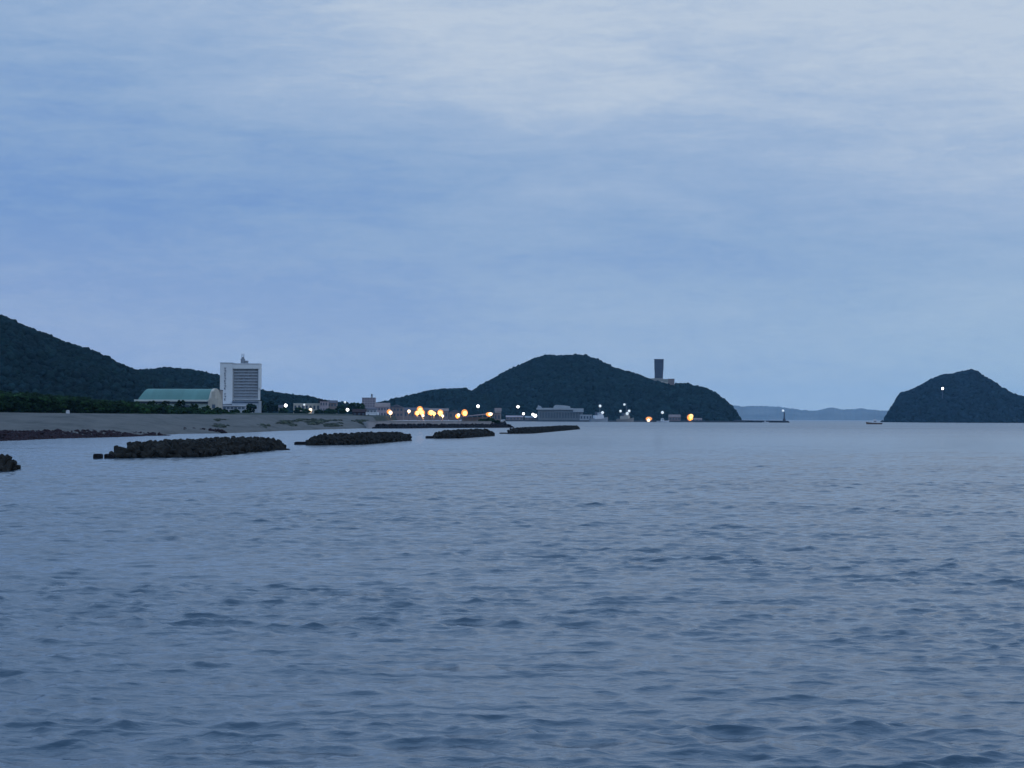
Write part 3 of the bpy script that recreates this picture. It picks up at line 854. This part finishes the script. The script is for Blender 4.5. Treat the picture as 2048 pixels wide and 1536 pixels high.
# long open sided shelter with sloping roof
def shelter():
    Y = 1780; a, b = at(922, 840, Y), at(987, 840, Y); W = b.x - a.x; g = QZ
    zt = at(960, 825.5, Y).z - g
    root = thing('open_shelter', ((a.x + b.x) / 2, Y, g), 'long low shelter with sloping pinkish roof, lamp lit under its right end', 'shelter')
    MB().prism([(-W / 2, zt * .50), (W / 2, zt * .88), (W / 2, zt), (-W / 2, zt * .58)], -1, 13).build('roof', M['pink'], root)
    MB().box(-W / 2 + .5, W / 2 - .5, 10, 10.6, 0, zt * .5).build('back_wall', M['tan'], root)
    for k in range(7):
        x = -W / 2 + .6 + (W - 1.2) * k / 6
        MB().tube((x, 0, -.1), (x, 0, zt * (.50 + .38 * (x + W / 2) / W)), .22, .22, 8).build('post', M['metal'], root)
    return root
shelter()
sig = building('kiosk', 'small block with a black overhanging slab roof at the end of the harbour wall', 'kiosk', 988, 1001, 826, 843, 1640, 5, M['brown'], roof='flat', roof_m=M['darkmetal'], floors=1, bays=2)
building('village_house', 'small grey house half hidden behind the kiosk on the harbour wall end', 'house', 990, 1002, 816, 838, 2650, 8, M['tan'], roof='gable', roof_m=M['brown'], floors=1, bays=2)

building('red_shed', 'low dark red-brown shed left of the white bus', 'shed', 705.5, 731, 818, 833, 1720, 8, M['darkred'], roof='gable', roof_m=M['darkred'], floors=1, bays=3, roof_h=2.2)

def bus():
    Y = 1600; a, b = at(731.5, 824, Y), at(758, 831, Y); W = b.x - a.x; H = a.z - b.z
    root = thing('bus', ((a.x + b.x) / 2, Y, b.z), 'long white bus parked side-on at the right end of the beach', 'bus')
    h0 = .35
    MB().prism([(-W / 2, h0), (W / 2 - .1, h0), (W / 2, H * .55), (W / 2 - .45, H), (-W / 2 + .1, H)], 0, 2.5).build('body', M['white'], root)
    for k in range(5):
        x = -W / 2 + .5 + k * (W - 1.6) / 5
        MB().box(x, x + (W - 1.6) / 5 - .25, -.03, .02, H * .62, H * .82).build('window', M['metal'], root)
    for x in (-W * .3, W * .3):
        for y in (.0, 2.2):
            w = MB().tube((x, y, .48), (x, y + .3, .48), .48, .48, 14).build('wheel', M['darkmetal'], root)
bus()

def marker():
    B = at(135, 825, crest_at(135).y - 3); 
    root = thing('white_hut', (B.x, B.y, B.z - .2), 'tiny white hut alone on the crest of the beach under the tree belt', 'hut')
    MB().box(-.55, .55, 0, 1.0, -.6, .75).build('wall', M['offwhite'], root)
    MB().prism([(-.7, .753), (.7, .753), (0, 1.05)], -.15, 1.15).build('roof', M['offwhite'], root)
marker()

# --- harbour terminal and sheds on the far quay
def terminal():
    Y = 4400; g = 2.6
    X = lambda p: at(p, 830, Y).x
    cx = X(1118); x = lambda p: X(p) - cx
    Z = lambda py: at(1118, py, Y).z - g
    root = thing('harbour_terminal', (cx, Y, g), 'long pale terminal building with raised middle roof, at the foot of the headland', 'building')
    MB().box(x(1076), x(1166), 0, 30, -.1, Z(819.5)).build('wall', M['termwall'], root)
    MB().box(x(1073), x(1146), -3, 30, Z(819.5) + .003, Z(816)).build('roof', M['termroof'], root)
    MB().box(x(1146) + .003, x(1167), -3, 30, Z(824), Z(816.6)).build('roof', M['termroof'], root)
    MB().prism([(x(1107), Z(816) + .003), (x(1141), Z(816) + .003), (x(1140), Z(812.5)), (x(1130), Z(810.8)), (x(1112), Z(809.8)), (x(1108), Z(812))], 1, 24).build('raised_roof', M['termroof'], root)
    MB().prism([(x(1074.5), Z(816) + .003), (x(1084), Z(816) + .003), (x(1081), Z(812)), (x(1076), Z(811))], 2, 14).build('stair_head', M['facade'], root)
    for i in range(15):
        xa = x(1079) + (x(1163) - x(1079)) * i / 15
        MB().box(xa, xa + 3.6, -.15, .05, Z(836), Z(825)).build('window', M['termglass'], root)
terminal()
building('harbour_shed', 'low pale shed between the terminal and the left ship', 'shed', 1160, 1184, 829.5, 841, 4360, 14, M['facade'], roof='flat', roof_m=M['offwhite'], floors=1, bays=4, below=2)
building('harbour_shed', 'low dark pinkish shed left of the bright white quay lamps', 'shed', 1012, 1046, 831, 841, 4420, 14, M['brown'], roof='gable', roof_m=M['pink'], floors=1, bays=5, below=2, roof_h=3)
building('harbour_shed', 'low pale-roofed shed under the bright white quay lamps', 'shed', 1050, 1074, 832, 841, 4420, 14, M['brown'], roof='gable', roof_m=M['facade'], floors=1, bays=4, below=2, roof_h=3)
building('harbour_shed', 'brown rounded shed right of the small white boat', 'shed', 1338, 1361, 829, 842, 4400, 16, M['brown'], roof='gable', roof_m=M['brown'], floors=1, bays=4, below=2, roof_h=5)
building('harbour_shed', 'dark low shed beside the rightmost amber lamp', 'shed', 1376, 1404, 836, 843, 4420, 14, M['brown'], roof='gable', roof_m=M['brown'], floors=1, bays=4, below=2, roof_h=3)

# --- tower on the headland
def hilltop():
    Y = 4900
    X = lambda p: at(p, 750, Y).x
    cx = X(1317); x = lambda p: X(p) - cx
    zb = at(1317, 772, Y).z
    Z = lambda py: at(1317, py, Y).z - zb
    root = thing('hilltop_tower', (cx, Y - 12, zb), 'tall dark blocky tower on a pale base building at the crest of the headland', 'tower')
    MB().prism([(x(1309), Z(756.5)), (x(1324.6), Z(756.5)), (x(1325), Z(745)), (x(1325.8), Z(738)), (x(1326), Z(719.5)), (x(1308.2), Z(719.5)), (x(1308.4), Z(738)), (x(1309), Z(744))], -8, 10).build('shaft', M['towerdark'], root)
    MB().box(x(1307.6), x(1326.8), -8.4, 10.4, Z(719.5) + .003, Z(718.6)).build('roof_edge', M['darkmetal'], root)
    for i in range(8):
        z = Z(752) + i * (Z(722) - Z(752)) / 7.4
        MB().box(x(1310.5), x(1323.0), -8.25, -7.95, z, z + 1.3).build('window_band', M['hull'], root)
    MB().box(x(1308.8), x(1324.6), -9, 11, Z(763), Z(756.5) - .003).build('tower_base', M['beigebase'], root)
    MB().box(x(1300), x(1308.8) - .003, -8, 12, Z(772) - 12, Z(757)).build('left_wing', M['beigebase'], root)
    MB().box(x(1324.6) + .003, x(1347), -8, 12, Z(772) - 14, Z(758.2)).build('right_wing', M['beigebase'], root)
    MB().box(x(1335), x(1347.6), -9.5, -8.003, Z(771), Z(757.6)).build('dark_panel', M['brown'], root)
    MB().box(x(1308.8), x(1324.6), -9.5, 12, -14, Z(763) - .003).build('lower_wall', M['cream'], root)
    MB().box(x(1318), x(1334.9), -10, -8.003, Z(768.5), Z(765)).build('terrace_wall', M['cream'], root)
hilltop()

# ------------------------------------------------------------------ ships and boats
def ship(px, ywater, Y, width_px, mast_py, label, rz, tone='offwhite', lamps=()):
    A = at(px, ywater, Y); w = width_px / F * Y
    root = thing('moored_ship', (A.x, Y, 0), label, 'ship', 'pale ships moored at the far quay', rz)
    L2 = w * .62; Bm = w * .17; hm = w * .17
    n = 9; secs = []
    for i in range(n):
        t = i / (n - 1); xx = -L2 + 2 * L2 * t
        half = Bm * (1 - max(0, (t - .55) / .45) ** 2.0) + .15
        top = hm * (1 + .75 * max(0, t - .45) ** 1.3 * 2)
        secs.append([(xx * .93, -half * .65, -1), (xx, -half, top), (xx, half, top), (xx * .93, half * .65, -1)])
    mb = MB()
    for s_ in secs: mb.v += s_
    for i in range(n - 1):
        for j in range(3):
            a = i * 4 + j; mb.f.append((a, a + 1, a + 5, a + 4))
        mb.f.append((i * 4 + 3, i * 4, i * 4 + 4, i * 4 + 7))
    mb.f += [(0, 1, 2, 3), tuple(4 * (n - 1) + k for k in (3, 2, 1, 0))]
    mb.build('hull', M['facade'] if tone == 'offwhite' else M['tan'], root)
    m1 = M['offwhite'] if tone == 'offwhite' else M['cream']
    MB().box(-L2 * .55, L2 * .42, -Bm * .82, Bm * .82, hm * .9, hm * 2.3).build('deckhouse', m1, root)
    br = MB().box(-L2 * .1, L2 * .34, -Bm * .7, Bm * .7, hm * 2.303, hm * 3.3).build('bridge', M['offwhite'] if tone == 'offwhite' else M['cream'], root)
    MB().box(-L2 * .06, L2 * .345, -Bm * .72, Bm * .72, hm * 2.85, hm * 3.1).build('window_band', M['glass'], br)
    MB().prism([(-L2 * .42, hm * 2.303), (-L2 * .2, hm * 2.303), (-L2 * .24, hm * 3.5), (-L2 * .40, hm * 3.5)], -Bm * .3, Bm * .3).build('funnel', M['hull'], root)
    mt = at(px, mast_py, Y).z
    MB().tube((L2 * .1, 0, hm * 3.3), (L2 * .1, 0, mt), .35, .2, 6).tube((L2 * .1 - 2.2, 0, mt * .8), (L2 * .1 + 2.2, 0, mt * .8), .2, .2, 6)\
        .tube((L2 * .1 - 1.5, 0, hm * 3.3), (L2 * .1, 0, mt * .8), .2, .2, 6).build('mast', M['metal'], root)
    MB().tube((L2 * .9, 0, hm * 1.3), (L2 * .9, 0, hm * 2.1), .2, .12, 6).tube((-L2 * .9, 0, hm), (-L2 * .9, 0, hm * 2.0), .2, .12, 6).build('jack_staff', M['metal'], root)
    MB().box(-L2 * .95, -L2 * .55, -Bm * .5, Bm * .5, hm * .95, hm * 1.25).build('deck_gear', M['metal'], root)
    for (lx, ly, lr, lm) in lamps:
        P = at(lx, ly, Y - Bm - 3) - Vector((A.x, Y, 0)); P = Matrix.Rotation(-rz, 3, 'Z') @ P
        MB().ball(P, lr, lr, lr, 10, 6).build('ship_lamp', M[lm], root)
    return root
ship(1198, 841, 4290, 33, 809, 'left of the two grey-white ships, single pale lamp at its masthead', math.radians(24),
     lamps=((1200.2, 812, 2.6, 'lampdim'), (1205, 825.3, 2.8, 'lampdim')))
ship(1251, 842, 4270, 30, 806, 'right of the two ships, cream tinted with a cluster of pale lamps on its bridge', math.radians(-28), tone='tan',
     lamps=((1248.8, 809, 2.2, 'lampdim'), (1241, 822.3, 2.4, 'lampdim'), (1258.2, 822, 2.6, 'lampdim'), (1254.3, 827.3, 2.9, 'lampdim')))

def boat(px, Y, w_px, label, rz, hull_m, cabin_m, cat='boat', mast_py=None, lamp=None):
    A = at(px, 843, Y); w = w_px / F * Y
    root = thing('small_boat', (A.x, Y, 0), label, cat, None, rz)
    L2 = w / 2; Bm = w * .14; hm = w * .085; n = 9; mb = MB()
    for i in range(n):
        t = i / (n - 1); xx = -L2 + 2 * L2 * t
        half = Bm * (1 - max(0, (t - .5) / .5) ** 2) + .08; top = hm * (1 + 1.3 * max(0, t - .4) ** 1.4)
        mb.v += [(xx * .92, -half * .6, -.6), (xx, -half, top), (xx, half, top), (xx * .92, half * .6, -.6)]
    for i in range(n - 1):
        for j in range(3):
            a = i * 4 + j; mb.f.append((a, a + 1, a + 5, a + 4))
        mb.f.append((i * 4 + 3, i * 4, i * 4 + 4, i * 4 + 7))
    mb.f += [(0, 1, 2, 3), tuple(4 * (n - 1) + k for k in (3, 2, 1, 0))]
    mb.build('hull', hull_m, root)
    c = MB().prism([(-L2 * .35, hm * .9), (L2 * .22, hm * .9), (L2 * .06, hm * 3.4), (-L2 * .28, hm * 3.4)], -Bm * .6, Bm * .6).build('cabin', cabin_m, root)
    MB().box(-L2 * .22, L2 * .06, -Bm * .63, Bm * .63, hm * 1.9, hm * 2.4).build('window_band', M['glass'], c)
    mh = at(px, mast_py, Y).z if mast_py else hm * 5
    MB().tube((-L2 * .1, 0, hm * 2.9), (-L2 * .1, 0, mh), .16, .08, 6).tube((L2 * .7, 0, hm), (L2 * .7, 0, hm * 2.4), .12, .08, 6).build('mast', M['metal'], root)
    if lamp:
        MB().ball((-L2 * .1, 0, mh), lamp[0], lamp[0], lamp[0], 10, 6).build('masthead_lamp', M[lamp[1]], root)
boat(1326, 4280, 26, 'small white boat with masthead lamp, between the two right amber lamps', math.radians(8), M['offwhite'], M['white'], mast_py=825, lamp=(2.8, 'lampdim'))
boat(1748, 3200, 33, 'fishing boat with brown hull and white cabin off the left foot of the island', math.radians(184), M['hullbrown'], M['offwhite'], mast_py=832)
boat(1531, 4300, 13, 'tiny white boat lying along the long outer pier', math.radians(3), M['offwhite'], M['white'])

# outer pier and beacon
Pa, Pb = at(1470, 843, 4420), at(1577, 843, 4420)
pier = thing('outer_pier', (Pa.x, 4420, 0), 'long low dark pier reaching right from the foot of the headland', 'pier')
MB().prism([(0, -2), (Pb.x - Pa.x, -2), (Pb.x - Pa.x, 3.6), (Pb.x - Pa.x - 12, 3.9), (Pb.x - Pa.x - 60, 4.1), (0, 4.6)], 0, 12).build('deck', M['darkmetal'], pier)
rocks_along('pier_rocks', [Vector((Pa.x, 4414, 0)), Vector((Pb.x, 4414, 0))], 500, 1.0, 2.0, M['wetrock'], 5, 2.6, 'dark boulders along the foot of the long outer pier', 'rocks')
B = at(1569, 843, 4420)
bc = thing('beacon_tower', (B.x, 4424, 3.7), 'thin dark beacon tower with pale lantern near the tip of the outer pier', 'beacon')
hB = at(1569, 822, 4420).z - 3.7
MB().tube((0, 0, -.2), (0, 0, hB * .22), 3.2, 2.2, 12).build('base', M['darkmetal'], bc)
MB().tube((0, 0, hB * .22 + .003), (0, 0, hB * .82), 1.5, 1.0, 12).build('shaft', M['darkmetal'], bc)
MB().tube((0, 0, hB * .82 + .003), (0, 0, hB * .86), 1.9, 1.9, 12).build('gallery', M['darkmetal'], bc)
MB().ball((-2.6, -1, hB + .5), 2.2, 2.2, 2.2, 12, 8).build('lantern', M['lampdim'], bc)

rocks_along('island_rocks', [Vector((at(1762, 843, 6290).x, 6290, 0)), Vector((at(1776, 843, 6290).x, 6290, 0))], 60, 2.0, 3.5, M['wetrock'], 8, 4.5,
            'low dark rocks trailing off the left foot of the island', 'rocks')
# light on the island
I = at(1885, 777, 6010)
il = thing('hillside_beacon', (I.x, 6010, I.z - 12), 'single white light shining high on the dark slope of the island', 'beacon')
MB().tube((0, 0, -14), (0, 0, 10), 1.3, 1.0, 12).build('shaft', M['towerdark'], il)
MB().ball((0, -1, 12), 2.9, 2.9, 2.9, 12, 8).build('lantern', M['lampwhite'], il)

# ------------------------------------------------------------------ street and harbour lamps
def lamp(px, py, Y, rpx, m, label, ground, ratio=1.0, halo=None, group=None):
    P = at(px, py, Y); r = rpx / F * Y * (.72 if m != 'lampamber' else .85)
    root = thing('harbour_lamp', (P.x, Y, ground), label, 'lamp', group)
    h = P.z - ground
    MB().tube((0, .6, -1.0), (0, .6, h + r * .2), .22, .14, 8).build('pole', M['darkmetal'], root)
    l = MB().ball((0, 0, h), r * ratio, r * .8, r, 14, 10).build('lamp_head', M[m], root)
    if m in ('lampamber', 'lamppeach'):
        ld = bpy.data.lights.new('lamp_light', 'POINT'); ld.energy = 1500 * (Y / 2100) ** 2; ld.color = (1.0, .48, .16); ld.shadow_soft_size = .4
        lo = bpy.data.objects.new('lamp_light', ld); COL.objects.link(lo); lo.parent = root; lo.location = (0, -.5, h - r * 1.3 - .6)
    if halo:
        # added emissive ball standing in for the orange halo round the lamp, off-centre
        MB().ball((halo[0] / F * Y, r * 1.2, h + halo[1] / F * Y), halo[2] * .85 / F * Y, r * .5, halo[3] * .85 / F * Y, 14, 10).build('lamp_halo', M['amberhalo'], root)
GA, GW = 'amber harbour lamps', 'white harbour lamps'
LW = [(571.5, 811, 2200, 4.3, 'lampwhite', 'leftmost white lamp, right of the tall tower block', 9),
      (608.5, 809.5, 2100, 2.9, 'lampdim', 'faint pale lamp at the cream building roof line', 9),
      (690, 804.3, 2600, 3.2, 'lampdim', 'pale lamp standing against the sky in the dip between the hills', 9),
      (695, 819.5, 2000, 3.9, 'lampwhite', 'white lamp right below the pale lamp in the dip between hills', 9),
      (956, 812.5, 3000, 3.9, 'lampwhite', 'lone white lamp high above the roof of the long shelter', QZ),
      (1036, 813.5, 4340, 3.5, 'lampwhite', 'high white lamp on the dark headland slope left of the terminal', 2.6),
      (1047, 827.5, 4345, 3.1, 'lampwhite', 'small white lamp midway between the high lamp and the double lamp', 2.6),
      (1066, 829, 4340, 3.6, 'lampwhite', 'left lamp of the bright white pair beside the terminal', 2.6),
      (1070.5, 831.5, 4342, 4.2, 'lampwhite', 'right lamp of the bright white pair beside the terminal', 2.6)]
for px, py, Y, r, m, lab, g in LW: lamp(px, py, Y, r, m, lab, g, group=GW)
LA = [(621, 819.5, 2080, 4.3, 'lamppeach', 'orange lamp before the cream building wall', 9, 1.0, None),
      (781, 825.3, 2000, 5.2, 'lamppeach', 'round yellow-white lamp before the first warehouse', QZ, 1.0, (-3, 2, 5.6, 5.4)),
      (818, 822.5, 2100, 4.4, 'lamppeach', 'pale orange lamp alone left of the tight amber cluster', QZ, 1.0, None),
      (840.5, 819.8, 2150, 4.8, 'lampamber', 'topmost lamp of the tight amber cluster', QZ, 1.0, (-1, 1, 7.2, 7.6)),
      (835, 826, 2120, 4.6, 'lampamber', 'left lamp of the tight amber cluster', QZ, 1.0, (-1, 0, 6, 5.6)),
      (843.5, 825, 2110, 4.6, 'lampamber', 'right middle lamp of the tight amber cluster', QZ, 1.0, (1, 0, 6, 6)),
      (846, 831.3, 2050, 3.7, 'lamppeach', 'lowest and palest lamp of the tight amber cluster', QZ, 1.0, None),
      (862.5, 824.5, 2150, 4.8, 'lampamber', 'left lamp of the middle amber pair', QZ, 1.2, (-1, -1, 7.4, 6.2)),
      (868, 827, 2140, 4.2, 'lampamber', 'right lamp of the middle amber pair', QZ, 1.0, None),
      (880.5, 826, 2150, 5.2, 'lampamber', 'large amber lamp right of the middle pair', QZ, 1.0, (0, 1, 6.8, 7)),
      (885.3, 831.8, 2050, 3.7, 'lamppeach', 'small pale lamp just below the large amber lamp', QZ, 1.0, None),
      (917, 830, 2060, 4.2, 'lamppeach', 'pale orange lamp left of the bright amber lamp by the shelter', QZ, 1.0, (-2, -2, 5.6, 5)),
      (930, 826.5, 2150, 5.2, 'lampamber', 'bright amber lamp at the left end of the long shelter', QZ, 1.0, (-1, 1, 7.4, 8)),
      (981, 828, 1770, 4.2, 'lamppeach', 'wide glowing lamp under the right end of the long shelter', QZ, 1.35, (-4, -.5, 6.4, 4.6)),
      (1297, 840.5, 4300, 4.4, 'lamppeach', 'low peach lamp at the waterline right of the ships', 0, 1.0, (1, 3, 7.5, 4.6)),
      (1382.5, 832, 4350, 4.6, 'lampamber', 'rightmost amber lamp, near the right foot of the headland', 2.6, 1.0, (-2, -3, 7.2, 7.6))]
for px, py, Y, r, m, lab, g, ra, sh in LA: lamp(px, py, Y, r, m, lab, g, ra, sh, GA)

# ------------------------------------------------------------------ haze
mh = bpy.data.materials.new('haze'); mh.use_nodes = True
N = mh.node_tree.nodes; L = mh.node_tree.links
N.remove(N['Principled BSDF'])
pv = N.new('ShaderNodeVolumePrincipled')
pv.inputs['Color'].default_value = (.30, .66, .99, 1); pv.inputs['Density'].default_value = 1.7e-5
L.new(pv.outputs[0], N['Material Output'].inputs['Volume'])
hz = MB().box(-75000, 75000, -900, 29900, -4, 420).build('haze', mh)
tag(hz, 'thin bluish evening haze over the bay', 'haze', kind='stuff')
